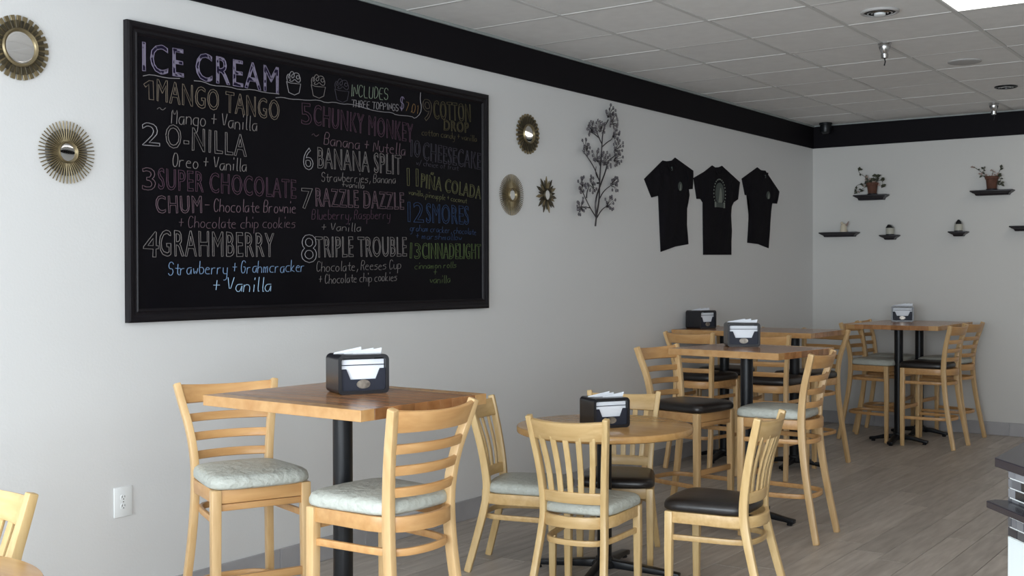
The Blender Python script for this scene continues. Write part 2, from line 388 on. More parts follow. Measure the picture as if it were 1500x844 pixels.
def make_stool(white):
    t = thing('bar_stool', '', 'stool'); F = .668
    post = [(.188, -.262, 0), (.176, -.222, .2), (.160, -.184, .42), (.152, -.166, .60), (.152, -.166, .72), (.166, -.184, .85), (.192, -.220, .97), (.204, -.238, 1.035)]
    chair_base(t, F, post, white, 'stool_v', 'stool_h', None, .15)
    u_stretcher(t, .545, 'stool_h', 1.0); u_stretcher(t, .245, 'stool_h', 1.04)
    MB().sweep([(-.165, .172, .60), (.165, .172, .60)], (0, 0, 1), .016, .026).build('front_rail', 'stool_h', t, bev=.004)
    MB().sweep([(-.165, .174, .325), (.165, .174, .325)], (0, 0, 1), .020, .032).build('foot_rail', 'stool_h', t, bev=.004)
    bp = bez([Vector(p) for p in post], 2)
    for z in (.748, .822, .896):
        x, y, _ = interp([tuple(p) for p in bp], z)
        MB().sweep([(a, b, z) for a, b in arc(x+.004, y-.004, .042)], (0, -.25, 1), .014, .034).build('back_slat', 'stool_h', t, bev=.004)
    x, y, _ = interp([tuple(p) for p in bp], .992)
    MB().sweep([(a, b, .992-.006*(1-(a/x)**2)) for a, b in arc(x-.004, y-.002, .045, 13)], (0, -.38, 1), .017, [.080, .078, .076, .074, .073, .072, .072, .072, .073, .074, .076, .078, .080]).build('crest_rail', 'stool_h', t, bev=.005)
    return t
def make_chair(white):
    t = thing('dining_chair', '', 'chair'); F = .392
    post = [(.180, -.262, 0), (.166, -.222, .15), (.154, -.184, .30), (.147, -.168, .39), (.149, -.172, .48), (.160, -.194, .62), (.178, -.228, .76), (.187, -.247, .838)]
    chair_base(t, F, post, white, 'wood_v', 'wood_h', None, .15)
    u_stretcher(t, .272, 'wood_h', 1.0)
    bp = [tuple(p) for p in bez([Vector(p) for p in post], 2)]
    xa, ya, _ = interp(bp, .475); xb, yb, _ = interp(bp, .778)
    MB().sweep([(a, b, .472) for a, b in arc(xa, ya, .030)], (0, -.1, 1), .018, .052).build('lower_rail', 'wood_h', t, bev=.004)
    MB().sweep([(a, b, .781-.005*(1-(a/xb)**2)) for a, b in arc(xb-.002, yb, .040, 13)], (0, -.33, 1), .020, [.092, .090, .088, .086, .085, .084, .084, .084, .085, .086, .088, .090, .092]).build('crest_rail', 'wood_h', t, bev=.005)
    for i in range(5):
        u = (i-2)/2
        x0, x1 = u*.098, u*.124
        y0 = ya-.030*(1-(x0/xa)**2); y1 = yb-.040*(1-(x1/xb)**2)
        MB().sweep(bez([(x0, y0, .49), (x0+(x1-x0)*.35, y0+(y1-y0)*.22, .60), (x1, y1+.004, .752)], 1), (0, 1, 0), .027, .011).build('back_slat', 'wood_v', t, bev=.003)
    return t
proto = {}
def place(kind, white, x, y, deg, label, group):
    key = (kind, white)
    if key not in proto:
        o = proto[key] = make_stool(white) if kind == 'stool' else make_chair(white)
    else: o = copy_tree(proto[key])
    o.location = (x, y, 0); o.rotation_euler = (0, 0, R_(deg)); tag(o, label, 'stool' if kind == 'stool' else 'chair', group)
    return o
GS = 'ladder-back bar stools'; GC = 'slat-back dining chairs'
place('stool', 1, .746, 3.032, -112.3, 'white-seated ladder-back bar stool between the wall outlet and the nearest square high table', GS)
place('stool', 1, 1.519, 2.981, 87.9, 'white-seated ladder-back bar stool in the foreground, back to us, right of the nearest high table', GS)
place('chair', 1, .928, 4.705, -70, 'white-seated slat-back dining chair left of the round table, next to the skirting', GC)
place('chair', 1, 1.422, 4.487, 9, 'white-seated slat-back dining chair in front of the round table, back to us', GC)
place('chair', 0, 1.198, 5.145, -156.2, 'black-seated slat-back dining chair behind the round table, facing us', GC)
place('chair', 0, 1.91, 4.835, 96, 'black-seated slat-back dining chair right of the round table, turned left', GC)
place('chair', 1, .96, 1.63, 180, 'slat-back dining chair cut off at the lower left corner of the photo', GC)
place('stool', 0, 1.107, 6.131, -97.4, 'black-seated ladder-back bar stool at the left side of the middle square high table', GS)
place('stool', 1, 1.678, 6.14, 93.3, 'white-seated ladder-back bar stool at the right side of the middle square high table', GS)
place('stool', 0, .321, 7.935, -3.7, 'black-seated bar stool, back to us, at the wall end of the long high table', GS)
place('stool', 0, .891, 7.925, 0.4, 'black-seated bar stool, back to us, right one before the long high table', GS)
place('stool', 0, .245, 8.52, 180, 'black-seated bar stool on the far side of the long high table, nearest the left wall', GS)
place('stool', 0, .91, 8.53, 166, 'black-seated bar stool on the far side of the long high table, at its right end', GS)
place('stool', 1, .922, 10.11, -94.9, 'white-seated bar stool left of the rearmost high table, the nearer of that side', GS)
place('stool', 1, .87, 10.64, -88, 'white-seated bar stool left of the rearmost high table, nearest the back wall', GS)
place('stool', 0, 1.417, 10.02, 86, 'black-seated bar stool right of the rearmost high table', GS)
place('stool', 1, 1.40, 10.62, 82, 'white-seated bar stool right of the rearmost high table, behind the black-seated one', GS)

# ================================================================ TABLES
def pedestal(t, x, y, H, ln=.34, rot=0, r=.037):
    col = MB().lathe([(r+.012, .062), (r+.006, .085), (r, .09), (r, H-.012), (r+.004, H-.01), (r+.004, H-.004)], (x, y, 0), seg=28).build('column', 'iron', t)
    b = MB()
    b.lathe([(.06, .035), (.065, .05), (.055, .068), (.035, .075)], (x, y, 0), seg=24)
    b.build('hub', 'iron', t, bev=0)
    for k in range(4):
        a = rot+k*math.pi/2; d = Vector((math.cos(a), math.sin(a), 0)); c = Vector((x, y, 0))
        MB().sweep([c+d*.03+Vector((0,0,.055)), c+d*.12+Vector((0,0,.048)), c+d*(ln-.05)+Vector((0,0,.030)), c+d*ln+Vector((0,0,.022))], (0,0,1), [.055, .05, .042, .05], [.04, .036, .026, .026]).build('base_foot', 'iron', t, bev=.006)
        # levelling glide
    s = MB()
    for k in range(4):
        a = rot+k*math.pi/2; d = Vector((math.cos(a), math.sin(a), 0)); c = Vector((x, y, 0))
        s.lathe([(.016, 0), (.018, .004), (.014, .014)], tuple(c+d*(ln-.03)), seg=12)
    s.build('glides', 'iron', t)
    sp = MB().box((x-.15, y-.022, H-.008), (x+.15, y+.022, H)).box((x-.022, y-.15, H-.008), (x+.022, y+.15, H)).build('top_bracket', 'iron', t)
def square_table(x, y, deg, wx, wy, ztop, label, cols, bands='y', nst=10, baserot=0, th=.038):
    t = thing('high_table', label, 'table', (x, y, 0), R_(deg), 'high tables with butcher-block tops')
    top = MB().box((-wx/2+.01, -wy/2+.01, ztop-th+.004), (wx/2-.01, wy/2-.01, ztop-.012)).build('tabletop', 'oak', t, smooth=False)
    # staves run along the longer side
    if wx >= wy:
        n = nst; sw = (wy-.0)/n
        for i in range(n):
            y0 = -wy/2+i*sw; 
            MB().box((-wx/2, y0+.0004, ztop-th), (wx/2, y0+sw-.0004, ztop)).build('stave', 'oak' if 0 < i < n-1 else 'oak_end2', top, bev=.0012, seg=1)
    else:
        n = nst; sw = wx/n
        for i in range(n):
            x0 = -wx/2+i*sw
            MB().box((x0+.0004, -wy/2, ztop-th), (x0+sw-.0004, wy/2, ztop)).build('stave', 'oak' if 0 < i < n-1 else 'oak_end2', top, bev=.0012, seg=1)
    for cx, cy in cols: pedestal(t, cx, cy, ztop-th, .30 if max(wx, wy) < 1 else .25, baserot)
    return t
M['oak'] = wood('oak_stave', (.27, .115, .042), (.42, .205, .082), .20, (5, 5, 5), .25, 4)
M['oak_end2'] = wood('oak_outer_stave', (.42, .215, .080), (.55, .33, .14), .22, (5, 5, 5), .06, 4)
ZT = 1.033
square_table(1.285, 3.03, -1.5, .80, .65, ZT, 'square butcher-block high table nearest us, under the chalkboard', [(-.065, .05)])
square_table(1.425, 6.30, -6, .72, .67, ZT, 'square butcher-block high table in the middle of the room, behind the round table', [(-.06, .05)], baserot=R_(6))
square_table(.583, 8.325, 0, 1.13, .71, ZT+.004, 'long butcher-block high table with two columns, its end against the left wall', [(-.28, 0), (.30, 0)], nst=9)
square_table(1.16, 10.33, 0, .78, 1.12, ZT-.003, 'long butcher-block high table with two columns near the back wall', [(-.01, -.31), (-.01, .30)], nst=10)
def round_table(x, y, d, ztop, label, rot):
    t = thing('round_table', label, 'table', (x, y, 0), 0, 'round pedestal dining tables')
    r = d/2; th = .036
    MB().lathe([(r-.012, ztop-th), (r-.003, ztop-th+.004), (r, ztop-th+.009), (r, ztop-.007), (r-.003, ztop-.002), (r-.009, ztop), (0, ztop)], seg=96).build('tabletop', 'oak_round', t)
    pedestal(t, 0, 0, ztop-th, .375, rot, .036)
round_table(1.313, 4.81, .86, .732, 'round wooden table with a napkin dispenser, four slat-back chairs around it', R_(14))
round_table(1.44, 1.225, .86, .735, 'round table whose curved edge shows at the lower left corner of the photo', R_(30))

# ================================================================ NAPKIN DISPENSERS
def rrect(w, h, r, n=5):
    P = []
    for cx, cy, a0 in ((w/2-r, h-r, 0), (-w/2+r, h-r, 90), (-w/2+r, r, 180), (w/2-r, r, 270)):
        for i in range(n): a = R_(a0+90*i/(n-1)); P.append((cx+r*math.cos(a), cy+r*math.sin(a)))
    return P
def dispenser(x, y, z, deg, label, W=.195, H=.142, D=.15, var=0):
    """front faces local +x"""
    t = thing('napkin_dispenser', label, 'napkin dispenser', (x, y, z), R_(deg), 'black tabletop napkin dispensers')
    u, v, n = (0, 1, 0), (0, 0, 1), (1, 0, 0)
    # shell as a hollow hoop, slightly domed on top
    out = rrect(W, H, .018, 6); out = [(a, b+(.006*(1-(2*a/W)**2) if b > H/2 else 0)) for a, b in out]
    inn = rrect(W-.026, H-.026, .010, 6); inn = [(a, b+.013+(.006*(1-(2*a/W)**2) if b > H/2 else 0)) for a, b in inn]
    k = len(out); vs = []
    for xx, poly in ((-D/2, out), (D/2, out), (D/2, inn), (-D/2, inn)): vs += [(xx, a, b) for a, b in poly]
    fs = []
    for r_ in range(4):
        a0, b0 = r_*k, ((r_+1) % 4)*k
        fs += [(a0+i, a0+(i+1) % k, b0+(i+1) % k, b0+i) for i in range(k)]
    MB().add(vs, fs).build('shell', 'plastic', t)
    for sg in (1, -1):
        xn = sg*(D/2-.016)
        MB().box((min(xn, xn-sg*.012), -W/2+.014, .014), (max(xn, xn-sg*.012), W/2-.014, H-.016)).build('napkin_stack', 'napkin', t, bev=.002)
        w2, h2 = W/2-.013, H-.014
        face = [(-w2, .012), (w2, .012), (w2, h2*.72), (w2-.020, h2*.72), (w2-.036, h2*.42), (-w2+.036, h2*.42), (-w2+.020, h2*.72), (-w2, h2*.72)]
        # split concave face plate into three convex pieces joined in one mesh
        fp = MB(); o = (sg*(D/2-.013), 0, 0); nn = (sg, 0, 0)
        fp.prism([(-w2, .012), (w2, .012), (w2-.036, h2*.42), (-w2+.036, h2*.42)], o, u, v, nn, .006)
        fp.prism([(w2, .012), (w2, h2*.72), (w2-.020, h2*.72), (w2-.036, h2*.42)], o, u, v, nn, .006)
        fp.prism([(-w2, .012), (-w2+.036, h2*.42), (-w2+.020, h2*.72), (-w2, h2*.72)], o, u, v, nn, .006)
        f = fp.build('faceplate', 'plate', t, smooth=False)
        bd = MB().prism([(.026*math.cos(a*math.pi/12), .036+.016*math.sin(a*math.pi/12)) for a in range(24)], (sg*(D/2-.007), 0, 0), u, v, nn, .003)
        bd.build('badge', 'badge', f)
        mb = MB().sweep([(sg*(D/2-.014), -W/2+.014, H-.036), (sg*(D/2-.014), W/2-.014, H-.036)], (0,0,1), .003, .003)
        mb.build('napkin_fold', 'plate', t)
    # napkins poking out of the top
    top = MB()
    rr = random.Random(var)
    for q in range(3):
        a = rr.uniform(-.25, .25)-.1; yo = (q-1)*.03; hh = .006+.006*rr.random()
        pts = [(-.055, H-.002), (.055, H-.002), (.062+a*.03, H+hh+.012), (-.05, H+hh*.4)]
        top.prism(pts, (-.02+q*.02, yo, .002), (0, 1, 0), (.15*a, 0, 1), (1, 0, 0), .0025)
    top.build('loose_napkins', 'napkin', t, smooth=False)
dispenser(1.27, 3.11, ZT, -28, 'black napkin dispenser on the nearest square high table', var=1)
dispenser(1.345, 4.76, .732, -31, 'black napkin dispenser on the round table', var=2)
dispenser(1.31, 6.42, ZT, -56, 'black napkin dispenser on the middle square high table', var=3)
dispenser(.13, 8.26, ZT+.004, -15, 'black napkin dispenser on the long high table beside the left wall', var=4)
dispenser(1.0, 10.62, ZT-.003, -73, 'black napkin dispenser on the rearmost high table', var=5)

# ================================================================ CHALKBOARD
BY0, BY1, BZ0, BZ1 = 3.014, 5.587, 1.264, 2.562
board = thing('chalkboard', 'large black-framed chalkboard menu of ice cream flavours on the left wall', 'chalkboard', (0, (BY0+BY1)/2, BZ0))
boff = Vector((0, (BY0+BY1)/2, BZ0))
MB().box((.002, BY0+.05, BZ0+.05), (.018, BY1-.05, BZ1-.05)).build('writing_surface', 'board', board, smooth=False, off=boff)
def frame_side(a, b, inward):
    """moulded profile between outer corners a and b (y,z); inward = (dy,dz) unit"""
    prof = [(0, .002), (0, .034), (.012, .040), (.030, .038), (.042, .030), (.055, .030), (.062, .035), (.070, .028), (.078, .019), (.078, .002)]
    prof = [(a_*.80, b_*.8 if b_ > .002 else b_) for a_, b_ in prof]
    d = Vector((b[0]-a[0], b[1]-a[1])).normalized(); vs = []
    for end, sg in ((a, 1), (b, -1)):
        for off_, x in prof:
            vs.append((x, end[0]+inward[0]*off_+d.x*off_*sg, end[1]+inward[1]*off_+d.y*off_*sg))
    k = len(prof)
    MB().add(vs, [tuple(range(k)), tuple(range(k, 2*k))[::-1]]+[(i, (i+1) % k, k+(i+1) % k, k+i) for i in range(k)]).build('frame_side', 'board_frame', board, smooth=False, off=boff)
frame_side((BY0, BZ0), (BY1, BZ0), (0, 1)); frame_side((BY1, BZ0), (BY1, BZ1), (-1, 0))
frame_side((BY1, BZ1), (BY0, BZ1), (0, -1)); frame_side((BY0, BZ1), (BY0, BZ0), (1, 0))
CHALK = [
 ('O', 'ICE CREAM', 3.099, 2.355, 3.884, 2.358, 0.125, 'lilac'),
 ('O', '1', 3.105, 2.235, 3.154, 2.235, 0.083, 'tan'),
 ('O', 'MANGO TANGO', 3.172, 2.234, 3.887, 2.225, 0.095, 'tan'),
 ('S', '~', 3.168, 2.174, 3.222, 2.174, 0.018, 'grey'),
 ('S', 'Mango + Vanilla', 3.248, 2.143, 3.747, 2.160, 0.069, 'grey'),
 ('O', '2', 3.096, 2.033, 3.185, 2.035, 0.098, 'white'),
 ('O', 'O-NILLA', 3.218, 2.035, 3.679, 2.030, 0.103, 'grey'),
 ('S', 'Oreo + Vanilla', 3.254, 1.950, 3.682, 1.962, 0.060, 'grey'),
 ('O', '3', 3.095, 1.840, 3.162, 1.841, 0.095, 'mauve'),
 ('O', 'SUPER CHOCOLATE', 3.177, 1.848, 3.998, 1.849, 0.092, 'plum'),
 ('O', 'CHUM', 3.165, 1.742, 3.415, 1.753, 0.076, 'mauve'),
 ('S', '- Chocolate Brownie', 3.430, 1.760, 3.998, 1.778, 0.059, 'mauve'),
 ('S', '+ Chocolate chip cookies', 3.285, 1.680, 3.993, 1.703, 0.052, 'mauve'),
 ('O', '4', 3.097, 1.550, 3.175, 1.548, 0.110, 'grey'),
 ('O', 'GRAHMBERRY', 3.182, 1.554, 3.852, 1.558, 0.114, 'grey'),
 ('S', 'Strawberry + Grahmcracker', 3.228, 1.469, 4.057, 1.485, 0.058, 'sky'),
 ('S', '+ Vanilla', 3.475, 1.390, 3.834, 1.389, 0.068, 'sky2'),
 ('S', 'INCLUDES', 4.390, 2.408, 4.684, 2.422, 0.062, 'green'),
 ('S', 'THREE TOPPINGS', 4.400, 2.352, 4.768, 2.372, 0.037, 'white'),
 ('S', '$', 4.779, 2.385, 4.813, 2.385, 0.068, 'lilac'),
 ('S', '7.01', 4.825, 2.379, 4.935, 2.376, 0.050, 'orange'),
 ('O', '5', 4.038, 2.224, 4.108, 2.228, 0.103, 'plum'),
 ('O', 'CHUNKY MONKEY', 4.122, 2.229, 4.888, 2.210, 0.102, 'plum'),
 ('S', '~', 4.103, 2.151, 4.160, 2.146, 0.017, 'mauve'),
 ('S', 'Banana + Nutella', 4.194, 2.135, 4.824, 2.132, 0.062, 'mauve'),
 ('O', '6', 4.050, 1.999, 4.116, 2.001, 0.107, 'white'),
 ('O', 'BANANA SPLIT', 4.150, 2.013, 4.789, 2.023, 0.105, 'grey'),
 ('S', 'Strawberries, Banana', 4.174, 1.946, 4.743, 1.971, 0.047, 'grey'),
 ('S', '+vanilla', 4.322, 1.923, 4.492, 1.930, 0.032, 'grey'),
 ('O', '7', 4.035, 1.803, 4.111, 1.803, 0.100, 'grey'),
 ('O', 'RAZZLE DAZZLE', 4.135, 1.818, 4.811, 1.831, 0.091, 'mauve'),
 ('S', 'Blueberry, Raspberry', 4.106, 1.748, 4.697, 1.774, 0.050, 'plum'),
 ('S', '+ Vanilla', 4.172, 1.691, 4.465, 1.700, 0.043, 'grey'),
 ('O', '8', 4.034, 1.533, 4.138, 1.534, 0.138, 'white'),
 ('O', 'TRIPLE TROUBLE', 4.133, 1.558, 4.833, 1.573, 0.105, 'grey'),
 ('S', 'Chocolate, Reeses Cup', 4.137, 1.485, 4.786, 1.501, 0.051, 'grey'),
 ('S', '+ Chocolate chip cookies', 4.152, 1.423, 4.752, 1.437, 0.047, 'grey'),
 ('O', '9', 4.977, 2.346, 5.055, 2.347, 0.121, 'dimtan'),
 ('O', 'COTTON', 5.074, 2.364, 5.418, 2.381, 0.104, 'olive'),
 ('O', 'DROP', 5.166, 2.307, 5.398, 2.314, 0.060, 'olive'),
 ('S', 'cotton candy + vanilla', 4.965, 2.260, 5.478, 2.269, 0.036, 'olive'),
 ('O', '10', 4.870, 2.132, 4.952, 2.131, 0.092, 'dim'),
 ('O', 'CHEESECAKE', 4.976, 2.121, 5.525, 2.103, 0.100, 'dim'),
 ('S', 'w/ choice of fruit', 4.916, 2.086, 5.299, 2.083, 0.031, 'dim'),
 ('O', '11', 4.840, 1.966, 4.934, 1.968, 0.096, 'yellow'),
 ('O', 'PIÑA COLADA', 4.957, 1.965, 5.518, 1.925, 0.096, 'yellow'),
 ('S', 'vanilla, pineapple + coconut', 4.851, 1.917, 5.377, 1.893, 0.031, 'yellow'),
 ('O', '12', 4.845, 1.764, 4.980, 1.765, 0.111, 'blue'),
 ('O', 'SMORES', 5.004, 1.766, 5.396, 1.768, 0.108, 'blue'),
 ('S', 'graham cracker, chocolate', 4.862, 1.715, 5.470, 1.709, 0.036, 'blue'),
 ('S', '+ marshmallow', 4.909, 1.670, 5.330, 1.673, 0.035, 'blue'),
 ('O', '13', 4.862, 1.562, 4.950, 1.559, 0.085, 'lime'),
 ('O', 'CINNADELIGHT', 4.968, 1.560, 5.523, 1.565, 0.088, 'lime'),
 ('S', 'cinnamon rolls', 4.902, 1.501, 5.278, 1.510, 0.035, 'lime'),
 ('S', '+', 5.064, 1.462, 5.101, 1.462, 0.020, 'lime'),
 ('S', 'vanilla', 5.033, 1.420, 5.220, 1.422, 0.043, 'lime'),
]
brace = [(4.956, 2.498), (4.952, 2.45), (4.965, 2.422), (4.956, 2.379), (4.906, 2.344), (4.879, 2.356), (4.747, 2.347), (4.713, 2.358), (4.628, 2.351), (4.537, 2.352), (4.44, 2.363), (4.377, 2.364), (4.33, 2.357), (4.268, 2.361), (4.208, 2.349), (4.156, 2.358), (4.076, 2.346), (4.018, 2.344), (3.969, 2.338), (3.907, 2.341), (3.866, 2.333)]
u1 = [(3.1, 2.332), (3.142, 2.345), (3.223, 2.34), (3.295, 2.348)]
u2 = [(3.374, 2.349), (3.426, 2.352), (3.479, 2.34), (3.569, 2.349), (3.643, 2.342), (3.718, 2.355), (3.789, 2.349), (3.888, 2.354)]
cup0 = [(3.938, 2.422), (3.952, 2.37), (3.99, 2.362), (4.022, 2.376), (4.033, 2.422), (3.998, 2.42), (3.963, 2.418), (3.938, 2.422)]
top0 = [(3.943, 2.425), (3.938, 2.445), (3.949, 2.462), (3.963, 2.456), (3.959, 2.44), (3.949, 2.442), (3.956, 2.458), (3.97, 2.478), (3.987, 2.473), (3.991, 2.453), (3.977, 2.443), (3.97, 2.455), (3.984, 2.467), (4.005, 2.475), (4.023, 2.47), (4.026, 2.45), (4.012, 2.442), (4.001, 2.451), (4.009, 2.463), (4.03, 2.458), (4.03, 2.432), (4.012, 2.427), (3.991, 2.442), (3.977, 2.427), (3.956, 2.427), (3.966, 2.439)]
cup1 = [(4.105, 2.429), (4.119, 2.375), (4.16, 2.367), (4.193, 2.382), (4.205, 2.429), (4.168, 2.426), (4.131, 2.424), (4.105, 2.429)]
top1 = [(4.11, 2.432), (4.105, 2.453), (4.116, 2.47), (4.131, 2.464), (4.127, 2.448), (4.116, 2.449), (4.124, 2.466), (4.138, 2.486), (4.157, 2.481), (4.16, 2.46), (4.145, 2.45), (4.138, 2.462), (4.153, 2.475), (4.175, 2.483), (4.194, 2.478), (4.197, 2.457), (4.182, 2.45), (4.171, 2.459), (4.179, 2.471), (4.201, 2.466), (4.201, 2.439), (4.182, 2.434), (4.16, 2.449), (4.145, 2.434), (4.123, 2.434), (4.134, 2.446)]
cup2 = [(4.273, 2.429), (4.288, 2.375), (4.33, 2.366), (4.365, 2.381), (4.377, 2.429), (4.338, 2.427), (4.299, 2.425), (4.273, 2.429)]
top2 = [(4.278, 2.433), (4.273, 2.454), (4.284, 2.472), (4.3, 2.466), (4.296, 2.449), (4.284, 2.45), (4.292, 2.467), (4.307, 2.488), (4.327, 2.483), (4.33, 2.462), (4.315, 2.451), (4.307, 2.464), (4.323, 2.477), (4.346, 2.485), (4.365, 2.48), (4.369, 2.459), (4.354, 2.451), (4.342, 2.46), (4.35, 2.472), (4.373, 2.467), (4.373, 2.44), (4.354, 2.435), (4.33, 2.451), (4.315, 2.435), (4.292, 2.435), (4.303, 2.447)]
sa = [(7.856, 2.346), (7.92, 2.345), (8.007, 2.358), (8.06, 2.385), (8.374, 2.305), (8.362, 2.156), (8.229, 2.144), (8.239, 1.991), (8.288, 1.709), (8.06, 1.685), (7.825, 1.641), (7.804, 1.859), (7.785, 2.071), (7.677, 2.051), (7.564, 2.184)]
sb = [(8.722, 2.374), (8.777, 2.362), (8.847, 2.368), (8.909, 2.385), (9.269, 2.269), (9.23, 2.118), (9.141, 2.088), (9.094, 2.042), (9.077, 1.841), (9.095, 1.634), (8.557, 1.627), (8.551, 1.825), (8.551, 2.053), (8.506, 2.083), (8.435, 2.08), (8.38, 2.247), (8.573, 2.311)]
sc = [(9.641, 2.427), (9.722, 2.407), (9.82, 2.41), (10.14, 2.24), (10.089, 2.122), (9.97, 2.12), (9.937, 2.028), (9.894, 1.705), (9.659, 1.738), (9.429, 1.745), (9.484, 2.164), (9.376, 2.164), (9.308, 2.303)]
STEMS = [[(6.834, 1.805), (6.845, 1.866), (6.888, 1.998), (6.889, 2.106), (6.904, 2.227), (6.922, 2.365), (6.933, 2.48), (7.01, 2.568)],
 [(6.845, 1.866), (6.819, 1.983), (6.889, 2.106), (6.961, 2.208), (6.977, 2.267), (7.077, 2.315)],
 [(6.922, 2.365), (7.01, 2.413), (7.06, 2.429), (7.082, 2.46)],
 [(6.889, 2.123), (6.824, 2.221), (6.718, 2.302), (6.682, 2.321)],
 [(6.867, 2.145), (6.83, 2.176), (6.835, 2.222)],
 [(6.845, 1.866), (6.749, 1.935), (6.644, 2.041), (6.613, 2.072)],
 [(6.717, 1.995), (6.728, 2.035), (6.76, 2.076)],
 [(6.759, 1.93), (6.686, 1.934), (6.623, 1.929)],
 [(6.856, 1.866), (6.91, 1.925), (6.987, 1.957)],
 [(6.888, 1.998), (6.943, 2.058), (7.043, 2.105)],
 [(6.922, 2.388), (6.889, 2.43), (6.868, 2.479)],
 [(6.889, 2.425), (6.814, 2.451), (6.76, 2.457)],
 [(6.904, 2.227), (6.856, 2.269), (6.83, 2.278)]]
CLUSTERS = [(7.011, 2.614), (7.051, 2.561), (6.754, 2.484), (6.874, 2.508), (6.676, 2.338), (6.824, 2.289), (6.955, 2.276), (7.089, 2.473), (7.118, 2.371), (7.111, 2.3), (6.614, 2.083), (6.76, 2.093), (7.066, 2.123), (6.603, 1.928), (6.998, 1.97)]
GL = {'a': '56 26 15 14 23 43 56 53', 'b': '19 13 43 54 55 46 16', 'c': '56 26 15 14 23 53', 'd': '59 53 23 14 15 26 56', 'e': '15 55 46 26 15 14 23 53',
 'f': '58 49 38 33|26 56', 'g': '56 26 15 14 23 53|56 51 40 20', 'h': '19 13|15 26 46 55 53', 'i': '26 23|28 29', 'j': '36 31 20 10', 'k': '19 13|46 14 53', 'l': '29 23 33',
 'm': '16 13|15 26 35 33|35 46 56 53', 'n': '16 13|15 26 46 55 53', 'o': '26 15 14 23 43 54 55 46 26', 'p': '16 10|16 46 55 54 43 13', 'q': '56 50|56 26 15 14 23 53', 'r': '16 13|15 26 46',
 's': '56 26 15 45 54 43 13', 't': '38 34 43 53|16 56', 'u': '16 14 23 43 54|56 53', 'v': '16 33 56', 'w': '16 23 35 43 56', 'x': '16 53|56 13', 'y': '16 14 23 53|56 51 40 20', 'z': '16 56 13 53',
 'A': '13 39 53|25 45', 'B': '13 19 49 58 57 46 16|46 55 54 43 13', 'C': '58 49 29 17 15 23 43 54', 'D': '13 19 39 57 55 33 13', 'E': '59 19 13 53|16 46', 'F': '13 19 59|16 46',
 'G': '58 49 29 17 15 23 43 54 56 36', 'H': '19 13|59 53|16 56', 'I': '29 23', 'L': '19 13 53', 'M': '13 19 36 59 53', 'N': '13 19 53 59', 'O': '29 17 15 23 43 55 57 49 29', 'P': '13 19 49 58 57 46 16',
 'R': '13 19 49 58 57 46 16|36 53', 'S': '58 49 29 18 17 26 46 55 54 43 23 14', 'T': '09 69|39 33', 'U': '19 14 23 43 54 59', 'V': '19 33 59', '+': '34 38|16 56', ',': '34 22', '.': '33 34', '-': '16 56',
 '~': '15 26 35 45 56', '/': '12 59', '$': '58 49 29 18 17 26 46 55 54 43 23 14|39 32', '7': '19 59 23', '0': '29 17 15 23 43 55 57 49 29', '1': '28 39 33'}
def chalk_curve(polys, r, name, m, label=None):
    cu = bpy.data.curves.new(name, 'CURVE'); cu.dimensions = '3D'; cu.bevel_depth = r; cu.bevel_resolution = 0; cu.use_fill_caps = True
    for P in polys:
        sp = cu.splines.new('POLY'); sp.points.add(len(P)-1)
        for i, (y, z) in enumerate(P): sp.points[i].co = (.0185, y-boff.y, z-boff.z, 1)
    return curve_to_part(cu, name, m, label)
def curve_to_part(cu, name, m, label, mx=None):
    tmp = bpy.data.objects.new('tmp', cu); COL.objects.link(tmp)
    dg = bpy.context.evaluated_depsgraph_get(); me = bpy.data.meshes.new_from_object(tmp.evaluated_get(dg))
    bpy.data.objects.remove(tmp)
    if mx is not None: me.transform(mx)
    me.materials.clear(); me.materials.append(M[m]); me.name = name
    o = bpy.data.objects.new(name, me); COL.objects.link(o); o.parent = board
    if label: o['label'] = label
    return o
def width_of(txt):
    w_ = 0
    for ch in txt: w_ += {' ': 3.2, 'i': 3, 'l': 3, 'I': 3, ',': 3, '.': 2.5, 't': 5, 'm': 6.5, '1': 4}.get(ch, 5.6)
    return w_
CN = dict(lilac='pale lilac', tan='tan', grey='grey', white='white', mauve='mauve', plum='dark plum', sky='light blue', sky2='bright light blue', green='pale green', orange='orange',
          dimtan='faint tan', olive='faint olive', dim='very faint grey', yellow='dull yellow', blue='dark blue', lime='lime green')
